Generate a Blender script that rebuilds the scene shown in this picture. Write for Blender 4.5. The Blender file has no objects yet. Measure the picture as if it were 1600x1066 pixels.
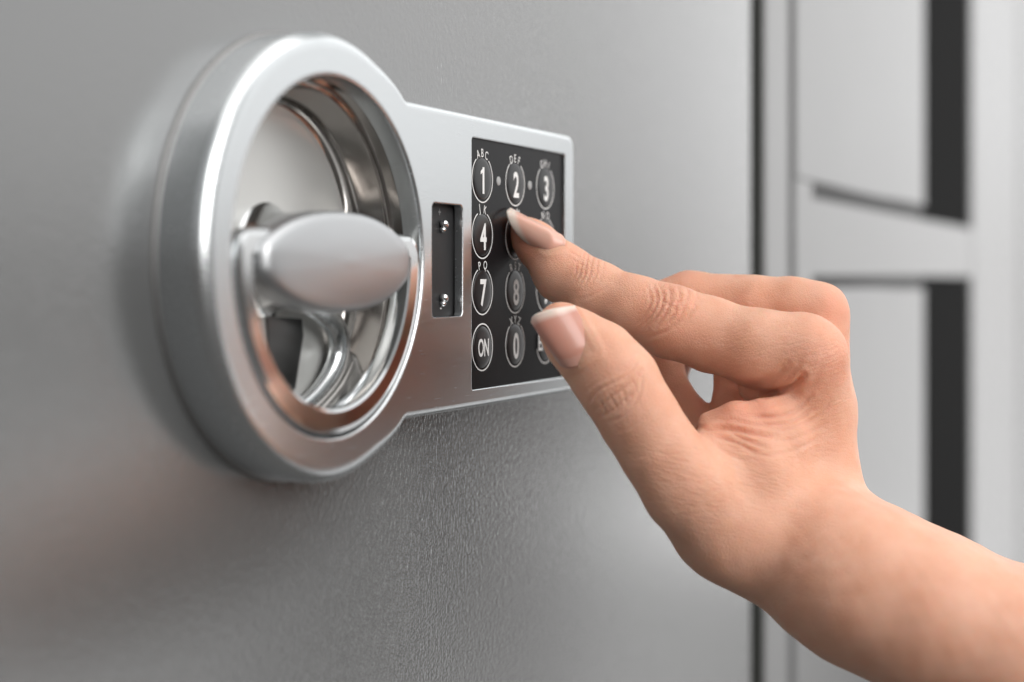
import bpy, bmesh, math, random
import numpy as np
from mathutils import Vector, Matrix
from mathutils.geometry import tessellate_polygon
random.seed(4)
sc = bpy.context.scene
COL = sc.collection
MM = 0.001
PI = math.pi
# ------------------------------------------------------------ camera (units: metres)
cam_d = bpy.data.cameras.new('camera')
cam = bpy.data.objects.new('camera', cam_d); COL.objects.link(cam); sc.camera = cam
TH = math.atan(1140/2460.0)
CT, ST = math.cos(TH), math.sin(TH)
CAMP = np.array([-341.72541516, -177.36240739, 0.0])
AX_R = np.array([ST, -CT, 0.0]); AX_D = np.array([0, 0, -1.0]); AX_V = np.array([CT, ST, 0.0])
cam.location = CAMP*MM
cam.rotation_euler = (PI/2, 0, TH-PI/2)
cam_d.sensor_width = 36; cam_d.lens = 36*2460/1600
cam_d.shift_y = -96/1600
cam_d.clip_start = 0.01; cam_d.clip_end = 50
cam_d.dof.use_dof = True; cam_d.dof.focus_distance = 0.376; cam_d.dof.aperture_fstop = 7.6
cam_d.dof.aperture_blades = 0
# ------------------------------------------------------------ surroundings and lamps
W = bpy.data.worlds.new('World'); sc.world = W; W.use_nodes = True
nt = W.node_tree; nt.nodes.clear()
wo = nt.nodes.new('ShaderNodeOutputWorld'); bg = nt.nodes.new('ShaderNodeBackground')
tc = nt.nodes.new('ShaderNodeTexCoord'); sx = nt.nodes.new('ShaderNodeSeparateXYZ')
mr = nt.nodes.new('ShaderNodeMapRange'); cr = nt.nodes.new('ShaderNodeValToRGB')
mr.inputs['From Min'].default_value = -0.5; mr.inputs['From Max'].default_value = 0.5
nt.links.new(tc.outputs['Generated'], sx.inputs[0]); nt.links.new(sx.outputs['Z'], mr.inputs['Value'])
nt.links.new(mr.outputs[0], cr.inputs[0]); nt.links.new(cr.outputs[0], bg.inputs[0]); nt.links.new(bg.outputs[0], wo.inputs[0])
e = cr.color_ramp.elements
e[0].position = 0.0; e[0].color = (0.165, 0.16, 0.155, 1)
e[1].position = 1.0; e[1].color = (0.62, 0.63, 0.63, 1)
x = e.new(0.42); x.color = (0.148, 0.138, 0.132, 1)
x = e.new(0.505); x.color = (0.17, 0.155, 0.145, 1)
x = e.new(0.60); x.color = (0.44, 0.44, 0.44, 1)
bg.inputs[1].default_value = 0.68
def area(name, loc, target, sx_, sy_, rad, col=(1,1,1)):
    d = bpy.data.lights.new(name, 'AREA'); d.shape = 'RECTANGLE'; d.size = sx_; d.size_y = sy_
    d.energy = rad*PI*sx_*sy_; d.color = col
    o = bpy.data.objects.new(name, d); COL.objects.link(o)
    o.location = loc
    o.rotation_euler = (Vector(target)-Vector(loc)).to_track_quat('-Z', 'Y').to_euler()
    return o
area('tall_softbox_lamp', (1.75, -0.31, 0.42), (0.1, -0.1, 0.1), 0.54, 1.7, 1.15)
low = area('low_softbox_lamp', (1.51, -0.555, -0.60), (0.03, 0, -0.10), 0.42, 0.80, 0.68)
low.rotation_euler.rotate_axis('Z', math.radians(-18))
area('softbox_lamp', (1.20, -1.05, 0.58), (0.0, 0, 0.05), 1.2, 1.2, 0.80)
area('grey_low_fill', (1.12, -1.12, -0.45), (0.0, 0, -0.05), 0.45, 0.7, 0.85)  # added, stands for grey low surroundings that the door's lower left mirrors
area('front_fill', (-0.42, -1.25, 0.52), (0.0, 0, 0), 0.9, 0.9, 5.7, (1.0, 0.985, 0.97))  # added fill from the camera side, brightens thumb and thenar
area('overhead_lamp', (0.16, -0.56, 1.12), (0.02, -0.06, 0), 1.5, 1.0, 1.75, (1.0, 0.985, 0.97))
area('side_lamp', (-0.50, -0.82, 0.88), (-0.06, 0, 0), 0.45, 0.45, 0.5)
sc.view_settings.view_transform = 'Standard'; sc.view_settings.look = 'None'
sc.view_settings.exposure = 0.0; sc.view_settings.gamma = 1.0
sc.cycles.max_bounces = 8; sc.cycles.use_denoising = True
try: sc.cycles.denoiser = 'OPENIMAGEDENOISE'
except Exception: pass
sc.cycles.sample_clamp_indirect = 6
# ------------------------------------------------------------ helpers
def link(name, me, mat=None, parent=None, smooth=True, **props):
    o = bpy.data.objects.new(name, me); COL.objects.link(o)
    if mat is not None:
        me.materials.clear(); me.materials.append(mat)
    if parent is not None: o.parent = parent
    if smooth is True:
        me.polygons.foreach_set('use_smooth', [True]*len(me.polygons))
    for k, v in props.items(): o[k] = v
    return o
def mesh_of(verts, faces, mm=True):
    me = bpy.data.meshes.new('mesh')
    s = MM if mm else 1.0
    me.from_pydata([tuple(float(c)*s for c in v) for v in verts], [], [tuple(int(i) for i in f) for f in faces])
    me.update(); return me
def sharpen(me, deg=35):
    bm = bmesh.new(); bm.from_mesh(me)
    for ed in bm.edges:
        if len(ed.link_faces) == 2 and ed.calc_face_angle(0) > math.radians(deg): ed.smooth = False
    for f in bm.faces: f.smooth = True
    bm.to_mesh(me); bm.free()
    for p in me.polygons:
        if abs(p.normal.y) > 0.99995 or abs(p.normal.z) > 0.99999: p.use_smooth = False   # truly flat faces stay flat
    me.update(); return me
def lathe(cx, cz, prof, n=160, a0=0, a1=2*PI, deg=35):
    """profile of (radius, y) turned round the axis through (cx, cz) that runs along y"""
    closed = abs(a1-a0-2*PI) < 1e-6
    m = n if closed else n+1
    vs = []; fs = []
    for (r, y) in prof:
        for i in range(m):
            a = a0+(a1-a0)*i/n
            vs.append((cx+r*math.cos(a), y, cz+r*math.sin(a)))
    for j in range(len(prof)-1):
        for i in range(n):
            i2 = (i+1) % m
            fs.append((j*m+i, j*m+i2, (j+1)*m+i2, (j+1)*m+i))
    me = mesh_of(vs, fs)
    bm = bmesh.new(); bm.from_mesh(me)
    bmesh.ops.remove_doubles(bm, verts=bm.verts, dist=1e-7)
    bmesh.ops.recalc_face_normals(bm, faces=bm.faces)
    bm.to_mesh(me); bm.free()
    return sharpen(me, deg)
def boxmesh(x0, x1, y0, y1, z0, z1, bev=0.0, seg=2):
    bm = bmesh.new()
    bmesh.ops.create_cube(bm, size=1)
    for v in bm.verts:
        v.co = Vector(((x0+x1)/2+v.co.x*(x1-x0), (y0+y1)/2+v.co.y*(y1-y0), (z0+z1)/2+v.co.z*(z1-z0)))*MM
    if bev: bmesh.ops.bevel(bm, geom=list(bm.edges), offset=bev*MM, segments=seg, affect='EDGES', profile=0.5)
    me = bpy.data.meshes.new('mesh'); bm.to_mesh(me); bm.free()
    return sharpen(me, 50)
def empty(name, loc, **props):
    o = bpy.data.objects.new(name, None); COL.objects.link(o); o.location = Vector(loc)*MM
    o.empty_display_size = 0.02
    for k, v in props.items(): o[k] = v
    return o
def adopt(child, parent):
    child.parent = parent
    child.matrix_parent_inverse = Matrix.Translation(-world_loc(parent))
def world_loc(o):
    v = Vector(o.location)
    return v if o.parent is None else v
# ------------------------------------------------------------ materials
def mat(name, col=(0.5,0.5,0.5), rough=0.5, metal=0.0, **kw):
    m = bpy.data.materials.new(name); m.use_nodes = True
    b = m.node_tree.nodes['Principled BSDF']
    b.inputs['Base Color'].default_value = (*col, 1); b.inputs['Roughness'].default_value = rough
    b.inputs['Metallic'].default_value = metal
    for k, v in kw.items(): b.inputs[k.replace('_', ' ')].default_value = v
    return m
def N(m, t, **kw):
    n = m.node_tree.nodes.new(t)
    for k, v in kw.items():
        if hasattr(n, k): setattr(n, k, v)
        else: n.inputs[k.replace('_', ' ')].default_value = v
    return n
def L(m, a, b): m.node_tree.links.new(a, b)
def paint(name, col, rough=0.3, bump=0.35, ior=2.1, cr_=0.055, metal=0.14):
    m = mat(name, col, rough, metal)
    b = m.node_tree.nodes['Principled BSDF']
    b.inputs['Coat Weight'].default_value = 1.0; b.inputs['Coat IOR'].default_value = ior; b.inputs['Coat Roughness'].default_value = cr_; b.inputs['Coat Roughness'].default_value = 0.06
    g = N(m, 'ShaderNodeNewGeometry')
    n1 = N(m, 'ShaderNodeTexNoise'); n1.inputs['Scale'].default_value = 1500; n1.inputs['Detail'].default_value = 3
    n2 = N(m, 'ShaderNodeTexNoise'); n2.inputs['Scale'].default_value = 760; n2.inputs['Detail'].default_value = 2
    L(m, g.outputs['Position'], n1.inputs['Vector']); L(m, g.outputs['Position'], n2.inputs['Vector'])
    ad = N(m, 'ShaderNodeMath', operation='MULTIPLY_ADD'); ad.inputs[1].default_value = 1.3
    L(m, n2.outputs[0], ad.inputs[0]); L(m, n1.outputs[0], ad.inputs[2])
    bp = N(m, 'ShaderNodeBump'); bp.inputs['Strength'].default_value = bump; bp.inputs['Distance'].default_value = 0.00022
    L(m, ad.outputs[0], bp.inputs['Height']); L(m, bp.outputs[0], b.inputs['Normal']); L(m, bp.outputs[0], b.inputs['Coat Normal'])
    n3 = N(m, 'ShaderNodeTexNoise'); n3.inputs['Scale'].default_value = 14; L(m, g.outputs['Position'], n3.inputs['Vector'])
    mx = N(m, 'ShaderNodeMix', data_type='RGBA'); L(m, n3.outputs[0], mx.inputs[0])
    mx.inputs[6].default_value = (*[c*0.94 for c in col], 1); mx.inputs[7].default_value = (*[min(1, c*1.05) for c in col], 1)
    L(m, mx.outputs[2], b.inputs['Base Color'])
    return m
def steel(name, col, rough, aniso=0.0, brushed=0.0):
    m = mat(name, col, rough, 1.0)
    b = m.node_tree.nodes['Principled BSDF']
    g = N(m, 'ShaderNodeNewGeometry')
    mp = N(m, 'ShaderNodeMapping'); mp.inputs['Scale'].default_value = (120, 900, 2600)
    L(m, g.outputs['Position'], mp.inputs[0])
    n = N(m, 'ShaderNodeTexNoise'); n.inputs['Scale'].default_value = 1.0; n.inputs['Detail'].default_value = 3
    L(m, mp.outputs[0], n.inputs['Vector'])
    r = N(m, 'ShaderNodeMapRange'); r.inputs['To Min'].default_value = rough*0.85; r.inputs['To Max'].default_value = rough*1.2
    L(m, n.outputs[0], r.inputs['Value']); L(m, r.outputs[0], b.inputs['Roughness'])
    if brushed:
        bp = N(m, 'ShaderNodeBump'); bp.inputs['Strength'].default_value = brushed; bp.inputs['Distance'].default_value = 0.00002
        L(m, n.outputs[0], bp.inputs['Height']); L(m, bp.outputs[0], b.inputs['Normal'])
    return m
M_DOOR = paint('grey_door_paint', (0.125, 0.127, 0.127), 0.27, 0.30)
M_FRAME = paint('grey_frame_paint', (0.255, 0.255, 0.255), 0.75, 0.2, 1.25, 0.7, 0.0)
M_SATIN = steel('satin_steel', (0.715, 0.74, 0.752), 0.25)
M_POL = steel('polished_steel', (0.76, 0.775, 0.78), 0.11)
M_RIM = steel('dull_rim_steel', (0.34, 0.335, 0.33), 0.45)
M_CUP = steel('dark_polished_steel', (0.50, 0.47, 0.445), 0.10)
M_BAR = steel('satin_handle_steel', (0.54, 0.55, 0.56), 0.40)
M_BLACK = mat('black_keypad_film', (0.010, 0.010, 0.011), 0.24, Specular_IOR_Level=0.12)
M_KEY = mat('black_key_plastic', (0.012, 0.012, 0.013), 0.33)
M_PRINT = mat('pale_grey_print', (0.82, 0.82, 0.81), 0.5)
M_FLOOR = mat('matt_cup_metal', (0.72, 0.72, 0.70), 0.36, 0.6)
M_DOT = mat('grey_lamp_lens', (0.36, 0.36, 0.36), 0.35)
M_TRAY = mat('black_tray_plastic', (0.028, 0.028, 0.029), 0.5, Specular_IOR_Level=0.3)
M_SHADOW_PLATE = steel('shadow_plate_steel', (0.10, 0.10, 0.10), 0.3)
M_CHROME = mat('chrome', (0.9, 0.9, 0.9), 0.08, 1.0)
M_GASKET = mat('dark_rubber', (0.016, 0.017, 0.014), 0.85, Specular_IOR_Level=0.15)
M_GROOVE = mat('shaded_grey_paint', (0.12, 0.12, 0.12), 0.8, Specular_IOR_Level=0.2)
M_VOID = mat('gap_shade_black', (0.010, 0.010, 0.010), 0.9, Specular_IOR_Level=0.1)
# ------------------------------------------------------------ safe door and its neighbours
CX, CZ, RR, RO = -66.8, 4.5, 45.6, 36.6
def door_mesh():
    """flat slab with a round cut-out behind the handle cup"""
    x0, x1, z0, z1, n = -235.0, 269.0, -420.0, 330.0, 128
    rb = 2.5
    hole = [(CX+39*math.cos(2*PI*i/n), CZ+39*math.sin(2*PI*i/n)) for i in range(n)]
    inner = [(x0+rb, z0+rb), (x1-rb, z0+rb), (x1-rb, z1-rb), (x0+rb, z1-rb)]
    vs = [(x, 0, z) for x, z in inner]+[(x, 0, z) for x, z in hole]
    tris = tessellate_polygon([[Vector((x, z, 0)) for x, z in inner], [Vector((x, z, 0)) for x, z in hole]])
    fs = [tuple(t) for t in tris]
    b = len(vs)
    for k in range(1, 5):
        a = k/4*PI/2
        o = rb*(1-math.sin(a)); y = rb*(1-math.cos(a))
        vs += [(x0+o, y, z0+o), (x1-o, y, z0+o), (x1-o, y, z1-o), (x0+o, y, z1-o)]
    vs += [(x0, 38, z0), (x1, 38, z0), (x1, 38, z1), (x0, 38, z1)]
    rows = [[0, 1, 2, 3]]+[[b+4*k+i for i in range(4)] for k in range(5)]
    for r0, r1 in zip(rows[:-1], rows[1:]):
        for i in range(4): fs.append((r0[i], r0[(i+1) % 4], r1[(i+1) % 4], r1[i]))
    h0 = len(vs); vs += [(x, 20, z) for x, z in hole]
    for i in range(n): fs.append((4+i, 4+(i+1) % n, h0+(i+1) % n, h0+i))
    me = mesh_of(vs, fs)
    bm = bmesh.new(); bm.from_mesh(me); bmesh.ops.recalc_face_normals(bm, faces=bm.faces)
    if sum(f.normal.y*f.calc_area() for f in bm.faces if abs(f.normal.y) > .9) > 0:
        bmesh.ops.reverse_faces(bm, faces=bm.faces)
    bm.to_mesh(me); bm.free(); return sharpen(me, 40)
door = link('safe_door', door_mesh(), M_DOOR, None, None, label='large grey textured steel safe door carrying the round handle and keypad lock', category='safe door')
frame = empty('safe_frame', (287, 0, -420), label='narrow grey steel frame strip of the safe just right of the door gap', category='safe frame')
def part(name, me, m, parent, smooth=None, **kw):
    """a part whose mesh is given in scene coordinates"""
    off = Vector(parent.location)
    if parent.parent is not None: off = off+Vector(parent.parent.location)
    me.transform(Matrix.Translation(-off))
    return link(name, me, m, parent, smooth, **kw)
part('front_strip', boxmesh(287, 324, -0.5, 60, -420, 330, 1.5), M_FRAME, frame)
part('gasket', boxmesh(269.6, 286.9, 0.4, 40, -420, 330, 0.3), M_GASKET, frame)
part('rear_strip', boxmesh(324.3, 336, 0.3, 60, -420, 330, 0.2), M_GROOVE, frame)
cab = empty('steel_cabinet', (337, 0, -420), label='blurred grey steel cabinet with upright gap blacked in as shade and crossing rail at right', category='cabinet')
part('upper_panel', boxmesh(337, 646, 0, 60, 44, 360, 1.5, 2), M_FRAME, cab)
part('lower_panel', boxmesh(337, 646, 0, 60, -420, -4, 1.5, 2), M_FRAME, cab)
part('left_border', boxmesh(337, 366.5, 0.05, 60, -4.2, 44.2), M_FRAME, cab)
part('recess_back', boxmesh(366, 1130, 1.4, 60, -420, 360), M_VOID, cab)  # black sheet stands in for the deep shade of the gap between cabinets
part('rail', boxmesh(366.6, 831.8, 0.05, 30, 2, 37), M_FRAME, cab)
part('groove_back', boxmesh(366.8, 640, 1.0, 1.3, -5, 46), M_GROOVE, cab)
part('upright', boxmesh(832, 1100, -0.4, 50, -420, 360, 1.5, 2), M_FRAME, cab)
part('far_panel', boxmesh(1112, 1700, 0, 60, -420, 360, 4), M_FRAME, cab)

# ------------------------------------------------------------ the lock
lock = empty('electronic_lock', (0, 0, 0), label='silver keyhole-shaped lock plate with round pull handle and black number keypad', category='lock')
# outline of the keyhole plate: points with inward normal and edge radius
def outline():
    pts = []
    zt, zb, xr, rc, rf = 39.4, -30.7, 58.2, 3.2, 3.5
    Bc, Bp = 3.4, 1.6
    def jn(zl, sg):
        h = abs(zl-CZ)+rf
        dx = math.sqrt((RR+rf)**2-h*h)
        return CX+dx, zl+sg*rf
    fx, fz = jn(zt, 1); gx, gz = jn(zb, -1)
    a_top = math.atan2(fz-CZ, fx-CX); a_bot = math.atan2(gz-CZ, gx-CX)+2*PI
    n = 220
    for i in range(n+1):          # the circle, from the upper junction round the left to the lower
        a = a_top+(a_bot-a_top)*i/n
        t = min(1, min(i, n-i)/16)
        t = t*t*(3-2*t)
        pts.append((CX+RR*math.cos(a), CZ+RR*math.sin(a), math.cos(a), math.sin(a), Bp+(Bc-Bp)*t))
    def arc(cx, cz, r, a0, a1, k, conc=False, skip=1):
        for i in range(skip, k+1):
            a = a0+(a1-a0)*i/k
            s = -1 if conc else 1
            pts.append((cx+r*math.cos(a), cz+r*math.sin(a), s*math.cos(a), s*math.sin(a), Bp))
    b0 = math.atan2(CZ-gz, CX-gx)
    arc(gx, gz, rf, b0, PI/2, 8, True)
    for i in range(1, 12): pts.append((gx+(xr-rc-gx)*i/12, zb, 0, -1, Bp))
    arc(xr-rc, zb+rc, rc, -PI/2, 0, 8, skip=0)
    for i in range(1, 10): pts.append((xr, zb+rc+(zt-zb-2*rc)*i/10, 1, 0, Bp))
    arc(xr-rc, zt-rc, rc, 0, PI/2, 8, skip=0)
    for i in range(1, 12): pts.append((xr-rc+(fx-(xr-rc))*i/12, zt, 0, 1, Bp))
    c0 = math.atan2(CZ-fz, CX-fx)
    arc(fx, fz, rf, -PI/2, c0, 8, True, skip=0)
    pts.pop()
    return pts
def rrect(x0, x1, z0, z1, r, k=5):
    p = []
    for cx, cz, a in ((x1-r, z0+r, -PI/2), (x1-r, z1-r, 0), (x0+r, z1-r, PI/2), (x0+r, z0+r, PI)):
        for i in range(k+1):
            t = a+PI/2*i/k
            p.append((cx+r*math.cos(t), cz+r*math.sin(t), math.cos(t), math.sin(t), 0.35))
    return p
YF = -11.0
KP = (-5.4, 51.6, -26.3, 33.9)
BT = (-25.7, -10.3, -8.6, 17.4)
def plate_mesh():
    vs = []; fs = []; loops = []
    def loft(pts, sgn, ydepth):
        n = len(pts)
        rows = []
        def row(off, y):
            b = len(vs)
            for (x, z, nx, nz, B) in pts:
                o = off(B)*sgn
                vs.append((x-nx*o, y(B), z-nz*o))
            rows.append(list(range(b, b+n)))
        row(lambda B: 0, lambda B: ydepth)
        for k in range(0, 9):
            a = k/8*PI/2
            row(lambda B, a=a: B*(1-math.cos(a)), lambda B, a=a: YF+B*0.85*(1-math.sin(a)))
        row(lambda B: B+0.25, lambda B: YF)
        for r0, r1 in zip(rows[:-1], rows[1:]):
            for i in range(n):
                f = (r0[i], r0[(i+1) % n], r1[(i+1) % n], r1[i])
                fs.append(f if sgn < 0 else f[::-1])
        return rows[-1]
    o = loft(outline(), 1, 0.02)
    h = [loft([(CX+RO*math.cos(2*PI*i/160), CZ+RO*math.sin(2*PI*i/160), math.cos(2*PI*i/160), math.sin(2*PI*i/160), 0.9) for i in range(160)], -1, -6.0)]
    h.append(loft(rrect(*KP, 0.8), -1, -5)); h.append(loft(rrect(*BT, 1.2), -1, -8.9))
    polys = [[Vector((vs[i][0], vs[i][2], 0)) for i in lp] for lp in [o]+h]
    flat = [i for lp in [o]+h for i in lp]
    for t in tessellate_polygon(polys): fs.append(tuple(flat[i] for i in t))
    me = mesh_of(vs, fs)
    bm = bmesh.new(); bm.from_mesh(me); bmesh.ops.recalc_face_normals(bm, faces=bm.faces)
    if sum(f.normal.y*f.calc_area() for f in bm.faces if abs(f.normal.y) > .99) > 0:
        bmesh.ops.reverse_faces(bm, faces=bm.faces)
    bm.to_mesh(me); bm.free()
    return sharpen(me, 45)
plate = part('faceplate', plate_mesh(), M_SATIN, lock)
cup = part('handle_cup', lathe(CX, CZ, [(36.55, -6.2), (36.3, -3.9), (35.9, -3.5), (35.2, -3.5), (35.0, -3.0), (35.0, -2.6), (35.6, -2.2), (35.5, -1.5),
                                        (34.6, 3.2), (34.0, 4.6), (33.0, 5.6), (32.4, 6.0)], 200, deg=25), M_CUP, lock)
part('cup_floor', lathe(CX, CZ, [(32.5, 6.0), (24, 6.0), (12, 6.0), (0.001, 6.0)], 128), M_FLOOR, lock)
part('base_rim', lathe(CX, CZ, [(45.3, -0.9), (45.75, -0.8), (46.0, -0.5), (46.05, 0.1)], 200), M_RIM, lock)
hub = part('handle_hub', lathe(CX, CZ-0.5, [(12, 6.0), (11.2, 5.4), (10.4, 3.4), (9.6, 0), (9.4, -2.6), (9.0, -4.2), (8.2, -5.0), (6, -5.4), (0.001, -5.4)], 96), M_POL, lock)
def sweep(points, radii, flat=1.0, k=14, sub=10):
    P = [Vector(p) for p in points]; Q = [2*P[0]-P[1]]+P+[2*P[-1]-P[-2]]; R_ = [radii[0]]+list(radii)+[radii[-1]]
    path = []
    for i in range(1, len(Q)-2):
        for s_ in range(sub):
            t = s_/sub; a, b, c, d = Q[i-1:i+3]
            path.append((0.5*((2*b)+(c-a)*t+(2*a-5*b+4*c-d)*t*t+(3*b-a-3*c+d)*t**3), R_[i]*(1-t)+R_[i+1]*t))
    path.append((P[-1], radii[-1]))
    vs = []; fs = []
    for i, (p, r) in enumerate(path):
        t = (path[min(i+1, len(path)-1)][0]-path[max(i-1, 0)][0]).normalized()
        side = t.cross(Vector((0, 1, 0))).normalized(); up = side.cross(t).normalized()
        for j in range(k):
            a = 2*PI*j/k; vs.append(p+side*(r*math.cos(a))+up*(r*flat*math.sin(a)))
    for i in range(len(path)-1):
        for j in range(k): fs.append((i*k+j, i*k+(j+1) % k, (i+1)*k+(j+1) % k, (i+1)*k+j))
    fs += [tuple(range(k))[::-1], tuple(range((len(path)-1)*k, len(path)*k))]
    me = mesh_of(vs, fs); bm = bmesh.new(); bm.from_mesh(me); bmesh.ops.recalc_face_normals(bm, faces=bm.faces); bm.to_mesh(me); bm.free()
    return sharpen(me, 60)
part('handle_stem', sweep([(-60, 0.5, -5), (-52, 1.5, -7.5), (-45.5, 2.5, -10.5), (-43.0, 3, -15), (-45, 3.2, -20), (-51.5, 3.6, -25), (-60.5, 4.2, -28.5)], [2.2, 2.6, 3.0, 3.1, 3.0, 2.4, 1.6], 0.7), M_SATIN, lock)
shadow_pts = [(-67.5, -7.5), (-54.0, -8.5), (-53.4, -12), (-56.5, -23), (-58.8, -25.5), (-62.5, -24), (-66.0, -18)]
part('cup_shadow_plate', mesh_of([(x, 5.7, z) for x, z in shadow_pts]+[(x, 6.0, z) for x, z in shadow_pts], [tuple(range(7))]+[(i, (i+1) % 7, 7+(i+1) % 7, 7+i) for i in range(7)]), M_SHADOW_PLATE, lock)  # dark plate on the cup floor, shade under the bar put in as colour
# pull handle: lens-shaped bar that carries a half ring
def bar_mesh():
    hl, hh, cz, yb, yf = 28.8, 10.4, CZ-0.9, -5.2, -12.6
    n = 96; ring = []
    for i in range(n):
        t = 2*PI*i/n
        c, s = math.cos(t), math.sin(t)
        x = hl*math.copysign(abs(c)**0.5, c)
        env = 1-0.48*(abs(x)/hl)**2
        q = abs(s)**0.55
        ring.append((x, hh*env*math.copysign(q, s) if abs(s) > 1e-6 else 0))
    vs = []; fs = []
    rows = [(0.80, yb, 0), (0.93, yb-0.3, 0), (0.985, yb-1.4, 0), (1.0, yb-3.0, 0), (1.0, yf+1.4, 0), (0.985, yf+0.5, 0), (0.95, yf-0.1, 0), (0.88, yf-0.55, 0)]
    for k in range(1, 9):
        q = k/9; rows.append((0.88*(1-q), yf-0.55-1.3*(1-(1-q)**2), 0))
    for (s, y, _) in rows:
        for (x, z) in ring: vs.append((CX+x*s, y, cz+z*s))
    for j in range(len(rows)-1):
        for i in range(n): fs.append((j*n+i, j*n+(i+1) % n, (j+1)*n+(i+1) % n, (j+1)*n+i))
    vs.append((CX, rows[-1][1]-0.1, cz)); c = len(vs)-1; b = (len(rows)-1)*n
    for i in range(n): fs.append((b+i, b+(i+1) % n, c))
    fs.append(tuple(range(n))[::-1])
    me = mesh_of(vs, fs)
    bm = bmesh.new(); bm.from_mesh(me); bmesh.ops.recalc_face_normals(bm, faces=bm.faces); bm.to_mesh(me); bm.free()
    return sharpen(me, 50)
bar = part('handle_bar', bar_mesh(), M_BAR, lock)
def bail_mesh():
    prof = [(a*0.5*5.6, b*0.5*4.6) for a, b in [(-1, -.55), (-.93, -.85), (-.7, -1), (.45, -1), (.8, -.9), (1, -.5), (1, .5), (.8, .9), (.45, 1), (-.7, 1), (-.93, .85), (-1, .55)]]
    n = 96; R0 = 32.6; yc = -8.9; cz = CZ-0.8
    vs = []; fs = []; k = len(prof)
    path = []
    for i in range(5): path.append((-24.5-1.4*i, 3.4, 0, 1))
    for i in range(1, 9):
        a = PI/2+PI/2*i/8; path.append((-30.1-2.5*math.sin(a-PI/2), 0.9+2.5*math.cos(a-PI/2), math.cos(a), math.sin(a)))
    for i in range(1, n+1):
        a = PI+PI*i/n; path.append((R0*math.cos(a), R0*math.sin(a), math.cos(a), math.sin(a)))
    path += [(-p_[0], p_[1], -p_[2], p_[3]) for p_ in path[12::-1]]
    n = len(path)-1
    for (px_, pz_, c, s) in path:
        for (dr, dy) in prof: vs.append((CX+px_+dr*c, yc+dy, cz+pz_+dr*s))
    for i in range(n):
        for j in range(k): fs.append((i*k+j, i*k+(j+1) % k, (i+1)*k+(j+1) % k, (i+1)*k+j))
    fs.append(tuple(range(k))); fs.append(tuple(range(n*k, n*k+k))[::-1])
    me = mesh_of(vs, fs)
    bm = bmesh.new(); bm.from_mesh(me); bmesh.ops.recalc_face_normals(bm, faces=bm.faces); bm.to_mesh(me); bm.free()
    return sharpen(me, 40)
bail = part('pull_ring', bail_mesh(), M_POL, lock)
for sx_ in (-1, 1):
    me = lathe(0, 0, [(0.001, -4.2), (1.6, -4.2), (2.1, -3.7), (2.1, 3.7), (1.6, 4.2), (0.001, 4.2)], 32)
    me.transform(Matrix.Translation(Vector((CX+sx_*31.6, -7.8, CZ-0.2))*MM) @ Matrix.Rotation(PI/2, 4, 'Z') @ Matrix.Scale(1, 4))
    part('hinge_knuckle', me, M_POL, lock)
# keypad
film = part('keypad_film', boxmesh(KP[0]-0.6, KP[1]+0.6, -10.3, -6, KP[2]-0.6, KP[3]+0.6), M_BLACK, lock)
def glyphs(txt, size, xs, cx, cz, y, rot=0.0, off=0.0, pivot=None):
    cu = bpy.data.curves.new('txt', 'FONT'); cu.body = txt; cu.size = size*MM; cu.align_x = 'CENTER'; cu.align_y = 'CENTER'
    cu.extrude = 0.02*MM; cu.offset = off*MM; cu.space_character = 0.96
    o = bpy.data.objects.new('txt', cu); COL.objects.link(o)
    dg = bpy.context.evaluated_depsgraph_get(); dg.update()
    me = bpy.data.meshes.new_from_object(o.evaluated_get(dg))
    bpy.data.objects.remove(o); bpy.data.curves.remove(cu)
    xy = np.array([v.co[:2] for v in me.vertices]); c = (xy.min(0)+xy.max(0))/2
    T = Matrix.Translation(Vector((cx*MM, y*MM, cz*MM))) @ Matrix.Rotation(PI/2, 4, 'X') @ Matrix.Rotation(rot, 4, 'Z') @ Matrix.Scale(xs, 4, (1, 0, 0)) @ Matrix.Translation(Vector((-c[0], -c[1], 0)))
    me.transform(T); return me
def join_meshes(ms):
    bm = bmesh.new()
    for m_ in ms: bm.from_mesh(m_); bpy.data.meshes.remove(m_)
    me = bpy.data.meshes.new('mesh'); bm.to_mesh(me); bm.free(); return me
def arcband(cx, cz, r0, r1, a0, a1, y, n=64):
    vs = []; fs = []
    full = abs(a1-a0) > 2*PI-1e-3
    for i in range(n+1):
        a = a0+(a1-a0)*i/n
        for (r, yy) in ((r0, y+0.05), (r0, y), (r1, y), (r1, y+0.05)): vs.append((cx+r*math.cos(a), yy, cz+r*math.sin(a)))
    for i in range(n):
        for j in range(3): fs.append((i*4+j, (i+1)*4+j, (i+1)*4+j+1, i*4+j+1))
    return mesh_of(vs, fs)
YK = -10.32
KEYS = [('1','ABC'),('2','DEF'),('3','GHI'),('4','JK'),('5','LM'),('6','NO'),('7','PQ'),('8','RST'),('9','UVW'),('ON',''),('0','XYZ'),('ENT','')]
key_dome = lathe(0, 0, [(5.05, 0.0), (5.0, -0.08), (4.7, -0.18), (4.0, -0.26), (2.5, -0.32), (0.001, -0.34)], 48, deg=60)
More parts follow.
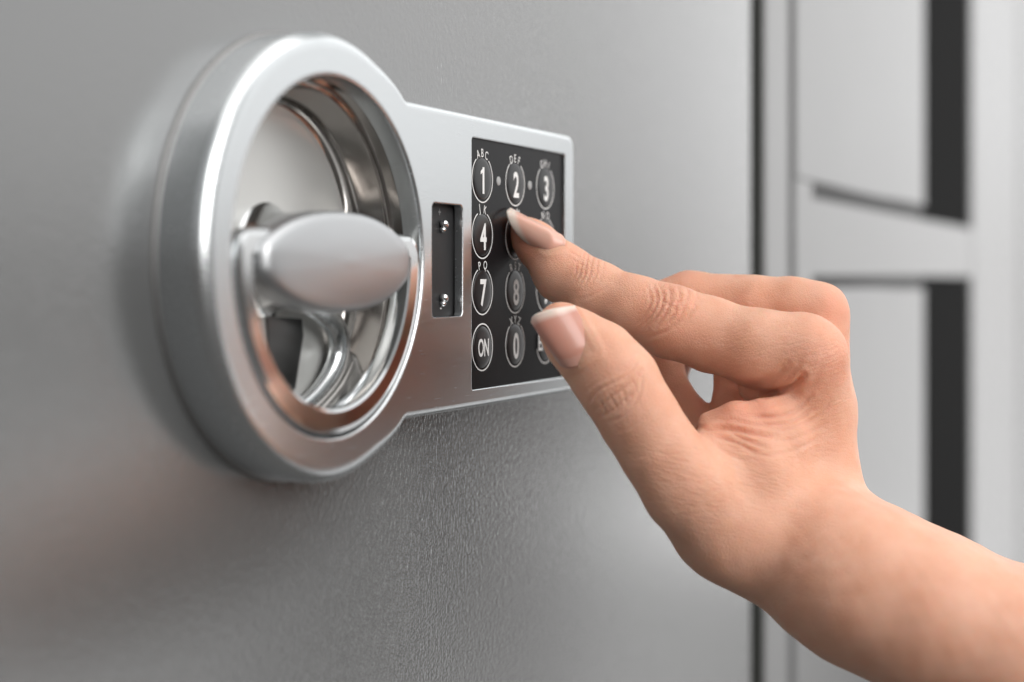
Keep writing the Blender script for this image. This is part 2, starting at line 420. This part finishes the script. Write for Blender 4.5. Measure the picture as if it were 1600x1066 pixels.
for i, (d, lt) in enumerate(KEYS):
    c, r = i % 3, i//3
    x, z = 1.6+c*19.0, 24.4-r*13.6
    k = empty('key', (x, YK, z)); k.parent = lock
    km = link('key_cap', key_dome, M_KEY, k)
    hp_ = {1: (0.0, 5.9), 2: (-1.7, 4.0), 3: (-2.1, 3.8)}[len(d)]
    if len(d) == 1: me = glyphs(d, 8.9, 0.78, x-0.1, z-0.4, YK-0.36, off=0.19)
    else: me = glyphs(d, 5.9, 0.66 if d == 'ON' else 0.86, x-(0 if d == 'ON' else 0.6), z-0.1, YK-0.36, off=0.11)
    if d == '1':
        fl = mesh_of([(x-0.2, YK-0.375, z+2.75), (x-0.2, YK-0.375, z+1.75), (x-1.65, YK-0.375, z+0.95), (x-1.65, YK-0.375, z+1.75)], [(0, 1, 2, 3)])
        me = join_meshes([me, fl])
    me.transform(Matrix.Translation(-Vector((x, YK, z))*MM)); link('key_number', me, M_PRINT, k, None)
    if lt:
        half = {2: 0.30, 3: 0.46}[len(lt)]
        g0 = half+0.17
        me = arcband(0, 0, 5.54, 5.82, PI/2+g0, PI/2+2*PI-g0, -0.05)
        letters = []
        for q, ch in enumerate(lt):
            a = PI/2+half*0.82*(1-2*q/(len(lt)-1))
            letters.append(glyphs(ch, 2.95, 0.86, x+6.3*math.cos(a), z+6.3*math.sin(a), YK-0.03, rot=a-PI/2, off=0.0))
        ml = join_meshes(letters); ml.transform(Matrix.Translation(-Vector((x, YK, z))*MM))
        link('key_letters', ml, M_PRINT, k, None)
    elif d == 'ON': me = arcband(0, 0, 5.5, 5.82, 0, 2*PI, -0.05)
    else: me = arcband(0, 0, 5.5, 5.82, PI*1.10, PI*1.0+2*PI*0.92, -0.05)
    link('key_outline', me, M_PRINT, k, None)
for x in (10.8, 29.7):
    part('indicator_light', lathe(x, 24.4, [(1.15, YK+0.02), (1.1, YK-0.08), (0.8, YK-0.14), (0.001, YK-0.17)], 24, deg=60), M_DOT, lock)
# battery contact recess
tr = []
x0, x1, z0, z1 = BT[0]-0.5, BT[1]+0.5, BT[2]-0.5, BT[3]+0.5
me = join_meshes([boxmesh(x0, x1, -8.3, -5.6, z0, z1), boxmesh(x0-1, x0+0.2, -9.2, -5.6, z0, z1), boxmesh(x1-0.2, x1+1, -9.2, -5.6, z0, z1),
                  boxmesh(x0, x1, -9.2, -5.6, z1-0.2, z1+1), boxmesh(x0, x1, -9.2, -5.6, z0-1, z0+0.2)])
tray = part('contact_tray', me, M_TRAY, lock)
for z in (12.6, -4.6):
    bm = bmesh.new()
    for (dx, dy, dz, rr) in ((0, -0.7, 0.35, 1.0), (1.5, -0.3, 0.1, 0.8), (0.1, -0.3, -0.95, 0.8)):
        bmesh.ops.create_uvsphere(bm, u_segments=20, v_segments=12, radius=rr*MM, matrix=Matrix.Translation(Vector((-16.4+dx, -8.5+dy, z+dz))*MM))
    me = bpy.data.meshes.new('mesh'); bm.to_mesh(me); bm.free()
    ct = part('battery_contact', me, M_CHROME, lock, True)
part('plus_mark', glyphs('+', 3.0, 0.9, -17.0, 15.7, -8.33, off=0.02), mat('dim_print', (0.2,0.2,0.2), 0.5), lock)
part('minus_mark', glyphs('-', 3.0, 0.9, -16.3, -6.7, -8.33, off=0.02), M_PRINT, lock)
# ---------------------------------------------------------------- hand
F_PX = 2460.0
def hp(u, v, Z):                       # camera-frame point in mm
    return np.array([(u-800)/F_PX*Z, (v-437)/F_PX*Z, Z])
def smin(a, b, k):
    h = np.maximum(k-np.abs(a-b), 0)/k
    return np.minimum(a, b)-h*h*h*k/6
def cone(P, a, b, ra, rb):
    ab = b-a; L = float(ab@ab)+1e-9
    t = np.clip(((P-a)@ab)/L, 0, 1)
    d = P-a-t[:, None]*ab
    return np.sqrt((d*d).sum(1))-(ra+(rb-ra)*t)
def ell(P, c, R, rad):                 # ellipsoid, R rows = axes
    q = (P-c)@R.T/rad
    k0 = np.sqrt((q*q).sum(1))+1e-6
    q2 = q/rad
    k1 = np.sqrt((q2*q2).sum(1))+1e-6
    return k0*(k0-1)/k1
def chain(P, pts, k=3.0):
    d = None
    for a, b in zip(pts[:-1], pts[1:]):
        e = cone(P, hp(*a[:3]), hp(*b[:3]), a[3]*a[2]/F_PX, b[3]*b[2]/F_PX)
        d = e if d is None else smin(d, e, k)
    return d
INDEX = [(812,353,398,16),(824,367,397.5,27),(839,383,396,33),(880,427,391,45),(930,458,386,48),(990,482,381,50),(1050,503,377,56),(1110,523,376,56),(1180,543,372,60),(1258,552,370,62)]
MIDDLE = [(1281,484,387,45),(1240,479,389,43),(1180,476,392,44),(1080,475,399,49),(1044,492,400,50),(1020,552,399,42),(1036,612,397,38),(1088,668,395,38)]
RING = [(1275,500,402,42),(1180,485,407,42),(1090,486,412,44),(1050,500,414,42),(1018,560,412,36),(1034,620,409,32),(1080,675,405,32)]
LITTLE = [(1270,540,415,36),(1180,520,420,34),(1100,510,424,34),(1056,540,424,33),(1040,600,420,29),(1066,660,417,26)]
THUMB = [(874,507,357,34),(895,527,356,46),(935,561,355,57),(966,599,354,62),(1000,655,353,59),(1032,708,352,60),(1070,764,352,66),(1120,822,358,70),(1180,862,366,60)]
FOREARM = [(1285,855,360,88),(1304,888,357,110),(1350,915,355,118),(1445,960,351,120),(1600,1032,347,126),(1900,1180,339,142)]
FOREARM2 = [(1280,843,372,88),(1310,884,372,108),(1350,908,371,116),(1445,953,369,119),(1600,1024,366,126),(1900,1172,360,142)]
def palm(P):
    d = chain(P, [(1262,556,371,62),(1273,640,376,54),(1283,740,375,46),(1276,850,368,64)], 6)
    for c in ([(1286,502,387,40),(1286,640,383,42),(1280,750,377,48),(1264,860,373,66)],
              [(1276,520,402,38),(1274,640,397,46),(1266,760,389,54),(1256,860,382,62)],
              [(1268,550,415,34),(1260,650,409,42),(1250,780,399,52),(1245,860,388,56)]):
        d = smin(d, chain(P, c, 6), 8)
    for c in ([(1180,715,364,42),(1205,775,368,72),(1222,850,369,84)],
              [(1110,780,359,52),(1160,834,360,78),(1215,870,362,74)],
              [(1110,722,360,34),(1180,745,360,56)]):
        d = smin(d, chain(P, c, 6), 9)
    d = smin(d, chain(P, [(1106,658,365,13),(1150,650,363,18),(1195,647,364,20),(1240,632,370,20),(1275,600,379,20)], 3), 4)
    d = smin(d, chain(P, [(1112,690,361,24),(1165,692,361,28),(1225,690,366,36),(1270,670,375,36)], 4), 6)
    d = smin(d, chain(P, [(1178,603,377,24),(1220,592,375,28),(1250,590,375,30)], 3), 3)
    d = smin(d, chain(P, [(1160,560,396,42),(1158,640,392,42),(1230,640,388,44)], 3), 5)
    d = smin(d, smin(chain(P, FOREARM, 8), chain(P, FOREARM2, 8), 10), 6)
    return d
def sdf(P):
    pm = palm(P)
    a = smin(pm, chain(P, INDEX, 3), 3)
    b = smin(pm, chain(P, MIDDLE, 4), 4)
    c = smin(pm, chain(P, RING, 4), 4)
    e = smin(pm, chain(P, LITTLE, 4), 4)
    t = smin(pm, chain(P, THUMB, 4), 9)
    d = smin(a, b, 1.2); d = smin(d, c, 1.0); d = smin(d, e, 1.0)
    return smin(d, t, 0.4)
def sdf_chunks(P, n=400000):
    return np.concatenate([sdf(P[i:i+n].astype(np.float32)) for i in range(0, len(P), n)])
def hand_mesh(h):
    lo = np.array([-8., -22., 308.]); hi = np.array([150., 124., 450.])
    m = 4
    nc = np.ceil((hi-lo)/(h*m)).astype(int)+1
    gc = np.stack(np.meshgrid(*[np.arange(n) for n in nc], indexing='ij'), -1).reshape(-1, 3)
    dc = sdf_chunks(lo+gc*h*m).reshape(nc)
    n = (nc-1)*m+1
    V = np.full(n, 9.0, np.float32)
    near = (np.abs(dc[:-1,:-1,:-1]) < h*m*2.3)
    V[:-1,:-1,:-1] = np.repeat(np.repeat(np.repeat(dc[:-1,:-1,:-1], m, 0), m, 1), m, 2)
    ci = np.argwhere(near)
    off = np.stack(np.meshgrid(*[np.arange(m)]*3, indexing='ij'), -1).reshape(-1, 3)
    fi = (ci[:, None, :]*m+off[None]).reshape(-1, 3)
    V[fi[:, 0], fi[:, 1], fi[:, 2]] = sdf_chunks(lo+fi*h)
    S = V < 0
    # surface nets
    c = [S[i:n[0]-1+i, j:n[1]-1+j, k:n[2]-1+k] for i in (0,1) for j in (0,1) for k in (0,1)]
    cnt = sum(x.astype(np.int8) for x in c)
    act = (cnt > 0) & (cnt < 8)
    cell = np.argwhere(act)
    idx = -np.ones(act.shape, np.int32); idx[act] = np.arange(len(cell))
    cor = np.array([(i,j,k) for i in (0,1) for j in (0,1) for k in (0,1)])
    vals = np.stack([V[cell[:,0]+o[0], cell[:,1]+o[1], cell[:,2]+o[2]] for o in cor], 1)
    acc = np.zeros((len(cell), 3)); w = np.zeros(len(cell))
    for a in range(8):
        for b in range(a+1, 8):
            if np.abs(cor[a]-cor[b]).sum() == 1:
                va, vb = vals[:, a], vals[:, b]
                x = (va < 0) != (vb < 0)
                t = np.where(x, va/np.where(x, va-vb, 1), 0)
                acc += np.where(x[:, None], cor[a]+t[:, None]*(cor[b]-cor[a]), 0); w += x
    verts = lo+(cell+acc/w[:, None])*h
    quads = []
    for ax in range(3):
        A, B = (ax+1) % 3, (ax+2) % 3
        s0 = [slice(1, n[i]-1) for i in range(3)]; s1 = list(s0)
        s0[ax] = slice(0, n[ax]-1); s1[ax] = slice(1, n[ax])
        a0, a1 = S[tuple(s0)], S[tuple(s1)]
        e = np.argwhere(a0 != a1); flip = a0[e[:,0], e[:,1], e[:,2]]
        base = e.copy(); base[:, A] += 1; base[:, B] += 1
        def cid(da, db):
            q = base.copy(); q[:, A] -= da; q[:, B] -= db
            return idx[q[:,0], q[:,1], q[:,2]]
        q = np.stack([cid(1,1), cid(0,1), cid(0,0), cid(1,0)], 1)
        q[~flip] = q[~flip][:, ::-1]
        quads.append(q)
    quads = np.concatenate(quads)
    quads = quads[(quads >= 0).all(1)]
    for _ in range(1):
        d0 = sdf_chunks(verts); g, = [np.stack([sdf_chunks(verts+np.eye(3)[i]*.15)-d0 for i in range(3)], 1)/.15]
        gn = np.linalg.norm(g, axis=1, keepdims=True)+1e-6
        verts = verts-np.clip(d0[:, None], -h, h)*g/gn/np.maximum(gn, .6)*.8
    return verts, quads, g/gn
# ------------------------------------------------------------ the person's hand as one surface
def cam_to_world(P):
    return CAMP+P[:, 0:1]*AX_R+P[:, 1:2]*AX_D+P[:, 2:3]*AX_V
def seg_dist(u, v, line):
    d = np.full(len(u), 1e9)
    for (a, b) in zip(line[:-1], line[1:]):
        ax, ay = a[0], a[1]; dx, dy = b[0]-ax, b[1]-ay
        t = np.clip(((u-ax)*dx+(v-ay)*dy)/(dx*dx+dy*dy), 0, 1)
        d = np.minimum(d, np.hypot(u-ax-t*dx, v-ay-t*dy))
    return d
def spline(pts, k=6):
    p = np.array(pts, float)
    if len(p) < 3: return p
    q = np.vstack([2*p[0]-p[1], p, 2*p[-1]-p[-2]]); out = []
    for i in range(1, len(q)-2):
        for t in np.linspace(0, 1, k, endpoint=False):
            a, b, c, d = q[i-1], q[i], q[i+1], q[i+2]
            out.append(0.5*((2*b)+(-a+c)*t+(2*a-5*b+4*c-d)*t*t+(-a+3*b-3*c+d)*t**3))
    out.append(q[-2]); return np.array(out)
HV, HQ, HN = hand_mesh(0.45)
def relax(V, Q, w, n, lam=0.55):
    E = np.concatenate([Q[:, [0,1]], Q[:, [1,2]], Q[:, [2,3]], Q[:, [3,0]]])
    a, b = E[:, 0], E[:, 1]; m = len(V)
    deg = np.bincount(a, minlength=m)+np.bincount(b, minlength=m); deg = np.maximum(deg, 1)
    V = V.copy()
    for it in range(n):
        S = np.stack([np.bincount(a, V[b, i], m)+np.bincount(b, V[a, i], m) for i in range(3)], 1)/deg[:, None]
        V += lam*w[:, None]*(S-V)
    return V
def uvd(V): return 800+F_PX*V[:, 0]/V[:, 2], 437+F_PX*V[:, 1]/V[:, 2]
def sstep(a, b, x):
    t = np.clip((x-a)/(b-a), 0, 1); return t*t*(3-2*t)
u, v = uvd(HV)
w = sstep(690, 790, v-0.0*(u-1000))*sstep(960, 1060, u)
w = np.maximum(w, 0.55*sstep(1245, 1300, u))
w = np.maximum(w, 0.0)
HV = relax(HV, HQ, w, 110)
HV = relax(HV, HQ, np.full(len(HV), 1.0), 5)
def normals(V, Q):
    d1 = V[Q[:, 2]]-V[Q[:, 0]]; d2 = V[Q[:, 3]]-V[Q[:, 1]]
    fn = np.cross(d1, d2); n = np.zeros_like(V)
    for k in range(4):
        for i in range(3): n[:, i] += np.bincount(Q[:, k], fn[:, i], len(V))
    return n/(np.linalg.norm(n, axis=1, keepdims=True)+1e-12)
HN = normals(HV, HQ)
if (HN*(HV-HV.mean(0))).sum() < 0: HN = -HN; HQ = HQ[:, ::-1].copy()
u, v = uvd(HV)
facing = -(HN*HV).sum(1)/np.linalg.norm(HV, axis=1)
vis = sstep(-0.05, 0.35, facing)*np.where(u < 960, 1.0, sstep(394, 389, HV[:, 2]))
px = HV[:, 2]/F_PX
disp = np.zeros(len(HV))
C_ = []   # (polyline in view, depth mm (+in / -out), half width mm)
# index PIP knuckle
for k, (x0, bow, dep) in enumerate([(1012,5,.10),(1022,6,.16),(1032,4,.20),(1044,-1,.24),(1058,-7,.20),(1071,-9,.13),(1084,-8,.09)]):
    C_.append(([(x0-bow*0.2,446),(x0+4,462),(x0+1+bow*0.3,478),(x0-8,496),(x0-22,512)], dep, .34))
C_ += [([(1030,466),(1046,474),(1064,470)], .16, .3), ([(1028,482),(1044,476),(1060,486)], .16, .3), ([(1010,530),(1045,516),(1075,494),(1092,470)], .16, .5)]
# index DIP
for (x0, dep) in [(902,.10),(909,.17),(916,.20),(924,.17),(933,.10),(943,.07)]:
    C_.append(([(x0+4,396),(x0,412),(x0-3,430),(x0-12,446)], dep, .34))
C_ += [([(884,392),(898,398),(912,410)], .1, .3), ([(893,404),(906,412),(920,420)], .1, .3), ([(905,468),(925,462),(948,448)], .12, .4)]
# thumb IP
C_ += [([(921,628),(932,612),(950,602),(975,590),(990,574),(998,562)], .26, .38), ([(930,640),(948,626),(968,612),(990,596),(1003,578)], .22, .36),
       ([(938,652),(956,641),(975,627),(992,612)], .24, .38), ([(952,660),(970,652),(988,636),(1000,612),(1004,590)], .20, .36),
       ([(950,612),(957,626),(965,642)], .14, .3), ([(968,603),(975,618),(980,634)], .14, .3), ([(935,620),(941,634),(948,648)], .12, .3),
       ([(985,590),(992,602),(996,616)], .12, .3), ([(915,612),(930,600),(950,588)], .08, .35), ([(960,676),(985,668),(1010,650)], .07, .4)]
# first web
C_ += [([(1192,618),(1208,614),(1226,609),(1243,600),(1255,586)], 1.0, .6), ([(1094,670),(1122,669),(1150,672),(1178,677),(1212,683)], .85, .5),
       ([(1134,594),(1150,600),(1168,603),(1190,599),(1212,588),(1230,572)], .4, .8), ([(1180,652),(1215,652),(1245,640),(1268,618)], .22, .5),
       ([(1150,660),(1190,664),(1235,660),(1270,640)], .20, .45), ([(1120,684),(1150,692),(1180,706)], .20, .45), ([(1140,676),(1170,690),(1200,700)], .22, .45),
       ([(1160,700),(1200,712),(1245,702),(1285,680)], .12, .5), ([(1200,672),(1240,668),(1280,650),(1300,628)], .14, .5), ([(1112,692),(1135,708),(1165,722)], .16, .5),
       ([(1195,690),(1240,686),(1290,664)], .10, .5), ([(1222,600),(1240,582),(1252,562)], .15, .8), ([(1268,610),(1280,580),(1288,560)], .08, .8)]
# ridges beside the folds
C_ += [([(1150,646),(1190,643),(1228,636),(1252,618),(1260,600)], -.30, .9), ([(1108,657),(1140,652),(1180,657)], -.18, .8)]
# wrist
C_ += [([(1250,880),(1275,868),(1300,850),(1318,835)], .10, 1.2), ([(1300,880),(1330,862),(1350,842)], .08, 1.0)]
for line, dep, wd in C_:
    ln = spline(line)
    bb = (u > ln[:, 0].min()-25) & (u < ln[:, 0].max()+25) & (v > ln[:, 1].min()-25) & (v < ln[:, 1].max()+25)
    ii = np.where(bb)[0]
    d = seg_dist(u[ii], v[ii], ln)*px[ii]
    e0 = np.hypot(u[ii]-ln[0, 0], v[ii]-ln[0, 1]); e1 = np.hypot(u[ii]-ln[-1, 0], v[ii]-ln[-1, 1])
    fade = np.minimum(1, np.minimum(e0, e1)/12+0.15)
    if 0 < dep < 0.4: dep *= 1.5; wd *= 0.85
    disp[ii] -= dep*np.exp(-(d/wd)**2)*fade
    disp[ii] += 0.25*dep*np.exp(-((d-2.2*wd)/(1.1*wd))**2)*fade*(dep > 0)
# nail folds: skin raised round the nails
NAILS = {'thumb': dict(free=[(830,503),(834,493),(850,486),(872,481),(897,478)], cut=[(876,571),(888,575),(905,571),(922,561),(935,546)]),
         'index': dict(free=[(797,325),(791,332),(797,350),(812,370),(833,387)], cut=[(866,362),(879,369),(884,381),(876,392),(858,396)])}
for nm, q in NAILS.items():
    line = spline([q['free'][0]]+q['cut']+[q['free'][-1]]) if nm == 'thumb' else spline([(840,347)]+q['cut']+[(845,390)])
    d = seg_dist(u, v, line)*px
    disp += (0.28 if nm == 'thumb' else 0.22)*np.exp(-((d-0.5)/.8)**2)*vis
# soft irregularity and tendons
rng = np.random.RandomState(3)
def waves(P, n, lo, hi):
    s = np.zeros(len(P))
    for _ in range(n):
        k = rng.randn(3); k /= np.linalg.norm(k); f = 2*PI/rng.uniform(lo, hi)
        s += np.sin(P@k*f+rng.uniform(0, 6.28))
    return s/math.sqrt(n)
disp2 = 0.10*waves(HV, 10, 9, 22)+0.03*waves(HV, 12, 3, 6)
HV = HV+HN*(disp*vis+disp2)[:, None]
u, v = uvd(HV)
def gbl(cx, cy, sx_, sy_): return np.exp(-((u-cx)/sx_)**2-((v-cy)/sy_)**2)
red = gbl(815,390,30,45)+0.5*gbl(1045,472,40,35)+0.2*gbl(960,615,60,60)+0.45*gbl(910,410,30,25)+0.6*gbl(1320,470,35,40)+0.5*gbl(1300,555,45,45)+0.35*gbl(870,500,40,40)+0.7*gbl(1170,640,80,45)+.4*gbl(1080,425,40,12)
red = np.clip(red, 0, 1)
wr_i = gbl(1175,545,120,60)+gbl(1290,600,60,90); wr_t = gbl(1060,760,120,100)+gbl(1230,720,120,70)
zone = np.clip(1-sstep(1250, 1420, u), 0, 1)
def flow(phi, su, sv):
    c, s = math.cos(phi), math.sin(phi)
    X = HV[:, 0]*c+HV[:, 1]*s; Y = -HV[:, 0]*s+HV[:, 1]*c
    return np.stack([X*su, Y*sv, HV[:, 2]*0.5*(su+sv)], 1)
def add_attr(me, name, typ, data):
    a = me.attributes.new(name, typ, 'POINT')
    a.data.foreach_set('vector' if typ == 'FLOAT_VECTOR' else 'value', np.asarray(data, np.float32).ravel())
base = HV.mean(0)
WV = cam_to_world(HV)
org = np.array([120.0, -90.0, -60.0])
me = bpy.data.meshes.new('person')
co = ((WV-org)*MM).astype(np.float32)
me.vertices.add(len(co)); me.vertices.foreach_set('co', co.ravel())
me.loops.add(len(HQ)*4); me.loops.foreach_set('vertex_index', HQ.astype(np.int32).ravel())
me.polygons.add(len(HQ)); me.polygons.foreach_set('loop_start', np.arange(0, len(HQ)*4, 4, dtype=np.int32))
me.polygons.foreach_set('loop_total', np.full(len(HQ), 4, np.int32))
if (np.cross(WV[HQ[:,2]]-WV[HQ[:,0]], WV[HQ[:,3]]-WV[HQ[:,1]])*(WV[HQ[:,0]]-WV.mean(0))).sum() < 0: me.flip_normals()
me.update(calc_edges=True); me.validate()
add_attr(me, 'red', 'FLOAT', red)
add_attr(me, 'wrinkle_a', 'FLOAT', np.clip(wr_i, 0, 1)); add_attr(me, 'wrinkle_b', 'FLOAT', np.clip(wr_t, 0, 1)); add_attr(me, 'fine', 'FLOAT', 0.25+0.75*zone)
add_attr(me, 'flow_a', 'FLOAT_VECTOR', flow(math.radians(-20), 0.35, 1.3))
add_attr(me, 'flow_b', 'FLOAT_VECTOR', flow(math.radians(12), 0.30, 1.3))
add_attr(me, 'knuckle', 'FLOAT', np.clip(gbl(1043,474,42,36)+0.5*gbl(918,420,32,34)+0.5*gbl(965,615,50,42)+.6*gbl(1170,675,70,30), 0, 1))
add_attr(me, 'skin_co', 'FLOAT_VECTOR', HV)
def skin():
    m = mat('skin', (0.8, 0.5, 0.38), 0.47)
    b = m.node_tree.nodes['Principled BSDF']
    b.inputs['Subsurface Weight'].default_value = 0.55
    b.inputs['Subsurface Radius'].default_value = (1.0, 0.36, 0.2)
    b.inputs['Subsurface Scale'].default_value = 0.0034
    b.inputs['Specular IOR Level'].default_value = 0.28
    def at(n): return N(m, 'ShaderNodeAttribute', attribute_name=n)
    co = at('skin_co')
    n1 = N(m, 'ShaderNodeTexNoise'); n1.inputs['Scale'].default_value = 0.16; n1.inputs['Detail'].default_value = 5
    L(m, co.outputs['Vector'], n1.inputs['Vector'])
    mr1 = N(m, 'ShaderNodeMapRange'); mr1.inputs['From Min'].default_value = 0.3; mr1.inputs['From Max'].default_value = 0.7; L(m, n1.outputs[0], mr1.inputs['Value'])
    c1 = N(m, 'ShaderNodeMix', data_type='RGBA'); c1.inputs[6].default_value = (0.765, 0.40, 0.268, 1); c1.inputs[7].default_value = (0.82, 0.47, 0.335, 1)
    L(m, mr1.outputs[0], c1.inputs[0])
    c2 = N(m, 'ShaderNodeMix', data_type='RGBA'); c2.inputs[7].default_value = (0.80, 0.31, 0.21, 1)
    mu = N(m, 'ShaderNodeMath', operation='MULTIPLY'); mu.inputs[1].default_value = 0.6; L(m, at('red').outputs['Fac'], mu.inputs[0])
    L(m, mu.outputs[0], c2.inputs[0]); L(m, c1.outputs[2], c2.inputs[6]); L(m, c2.outputs[2], b.inputs['Base Color'])
    # relief: two anisotropic wrinkle fields, cell pattern, pores
    def field(vec, scale, detail, dist=0.6):
        n = N(m, 'ShaderNodeTexNoise'); n.inputs['Scale'].default_value = scale; n.inputs['Detail'].default_value = detail
        n.inputs['Distortion'].default_value = dist; L(m, vec, n.inputs['Vector']); return n.outputs[0]
    def mul(a, bb):
        q = N(m, 'ShaderNodeMath', operation='MULTIPLY'); L(m, a, q.inputs[0])
        if isinstance(bb, float): q.inputs[1].default_value = bb
        else: L(m, bb, q.inputs[1])
        return q.outputs[0]
    def add(a, bb):
        q = N(m, 'ShaderNodeMath', operation='ADD'); L(m, a, q.inputs[0]); L(m, bb, q.inputs[1]); return q.outputs[0]
    fa = mul(field(at('flow_a').outputs['Vector'], 1.0, 3.0, 0.5), at('wrinkle_a').outputs['Fac'])
    fb = mul(field(at('flow_b').outputs['Vector'], 1.0, 3.0, 0.5), at('wrinkle_b').outputs['Fac'])
    vo = N(m, 'ShaderNodeTexVoronoi', feature='DISTANCE_TO_EDGE'); vo.inputs['Scale'].default_value = 1.5
    L(m, co.outputs['Vector'], vo.inputs['Vector'])
    mv = N(m, 'ShaderNodeMapRange'); mv.inputs['From Max'].default_value = 0.18; L(m, vo.outputs['Distance'], mv.inputs['Value'])
    cells = mul(mv.outputs[0], 0.24)
    pores = mul(field(co.outputs['Vector'], 5.0, 4.0, 0.3), 0.42)
    fine = mul(add(cells, pores), at('fine').outputs['Fac'])
    vk = N(m, 'ShaderNodeTexVoronoi', feature='DISTANCE_TO_EDGE'); vk.inputs['Scale'].default_value = 0.62
    vn = N(m, 'ShaderNodeTexNoise'); vn.inputs['Scale'].default_value = 0.9; L(m, co.outputs['Vector'], vn.inputs['Vector'])
    va = N(m, 'ShaderNodeVectorMath', operation='MULTIPLY_ADD'); va.inputs[1].default_value = (1.8, 1.4, 1.2); L(m, vn.outputs['Color'], va.inputs[0]); L(m, co.outputs['Vector'], va.inputs[2])
    L(m, va.outputs[0], vk.inputs['Vector'])
    mk = N(m, 'ShaderNodeMapRange'); mk.inputs['From Max'].default_value = 0.12; L(m, vk.outputs['Distance'], mk.inputs['Value'])
    fine = add(fine, mul(mul(mk.outputs[0], at('knuckle').outputs['Fac']), 0.8))
    h = add(add(mul(fa, 1.5), mul(fb, 1.4)), fine)
    bp = N(m, 'ShaderNodeBump'); bp.inputs['Strength'].default_value = 0.8; bp.inputs['Distance'].default_value = 0.00025
    L(m, h, bp.inputs['Height']); L(m, bp.outputs[0], b.inputs['Normal'])
    return m
M_SKIN = skin()
person = link('person', me, M_SKIN, None, True, label='bare hand and forearm, thumb and index finger reaching to press the keypad', category='person')
person.location = org*MM
# nails
def nail_material(pink, tip_pos, lunula):
    m = mat('nail', (0.8, 0.5, 0.42), 0.36)
    b = m.node_tree.nodes['Principled BSDF']
    b.inputs['Subsurface Weight'].default_value = 0.3; b.inputs['Subsurface Radius'].default_value = (1, .4, .25); b.inputs['Subsurface Scale'].default_value = 0.001
    b.inputs['Coat Weight'].default_value = 0.35; b.inputs['Coat Roughness'].default_value = 0.22
    a = N(m, 'ShaderNodeAttribute', attribute_name='nail_t'); r = N(m, 'ShaderNodeValToRGB')
    e = r.color_ramp.elements
    e[0].position = 0; e[0].color = (0.80, 0.68, 0.60, 1); e[1].position = 1; e[1].color = pink+(1,)
    x = e.new(tip_pos-0.05); x.color = (0.80, 0.63, 0.54, 1)
    x = e.new(tip_pos+0.04); x.color = pink+(1,)
    if lunula:
        x = e.new(lunula-0.02); x.color = pink+(1,)
        x = e.new(lunula+0.02); x.color = (0.63, 0.34, 0.27, 1); e[-1].color = (0.62, 0.33, 0.26, 1)
    L(m, a.outputs['Fac'], r.inputs[0]); L(m, r.outputs[0], b.inputs['Base Color'])
    return m
def nail(q, Zf, Zc, sag, a0, a1, mt, thick=0.35, sink=0.8):
    f = spline(q['free'], 10); c = spline(q['cut'], 10)
    ns, ntt = 32, 28
    def samp(p, s):
        x = s*(len(p)-1); i = np.minimum(x.astype(int), len(p)-2); t = (x-i)[:, None]
        return p[i]*(1-t)+p[i+1]*t
    s = np.linspace(0, 1, ns+1)
    th = a0+(a1-a0)*s
    sp = (np.sin(th)-math.sin(a0))/(math.sin(a1)-math.sin(a0))
    F, Cc = samp(f, sp), samp(c, sp)
    P = []; T = []
    for j in range(ntt+1):
        t = j/ntt
        U = F*(1-t)+Cc*t
        Z = Zf*(1-t)+Zc*t-sag*np.cos(th)-0.5*math.sin(PI*t)
        Z = Z+sink*sstep(0.72, 1.0, t)+0.35*sstep(0.7, 1.0, np.abs(2*s-1))*sstep(0.15, 0.4, t)
        P += [hp(U[i, 0], U[i, 1], Z[i]) for i in range(ns+1)]; T += [t+0.06*math.cos(PI*(2*s[i]-1))*0 + (0.05*(2*s[i]-1)**2) for i in range(ns+1)]
    fs = []
    for j in range(ntt):
        for i in range(ns): a = j*(ns+1)+i; fs.append((a, a+1, a+ns+2, a+ns+1))
    Wn = cam_to_world(np.array(P))-org
    me = mesh_of(Wn, fs)
    add_attr(me, 'nail_t', 'FLOAT', np.clip(T, 0, 1))
    o = link('fingernail', me, mt, person, True)
    so = o.modifiers.new('thickness', 'SOLIDIFY'); so.thickness = thick*MM; so.offset = 0
    return o
nt_ = nail(NAILS['thumb'], 353.2, 352.6, 5.6, math.radians(-62), math.radians(62), nail_material((0.60, 0.285, 0.215), 0.13, 0.84), 0.4)
ni_ = nail(NAILS['index'], 396.5, 392.3, 6.6, math.radians(-78), math.radians(38), nail_material((0.80, 0.44, 0.34), 0.19, 0.0), 0.3, 1.5)
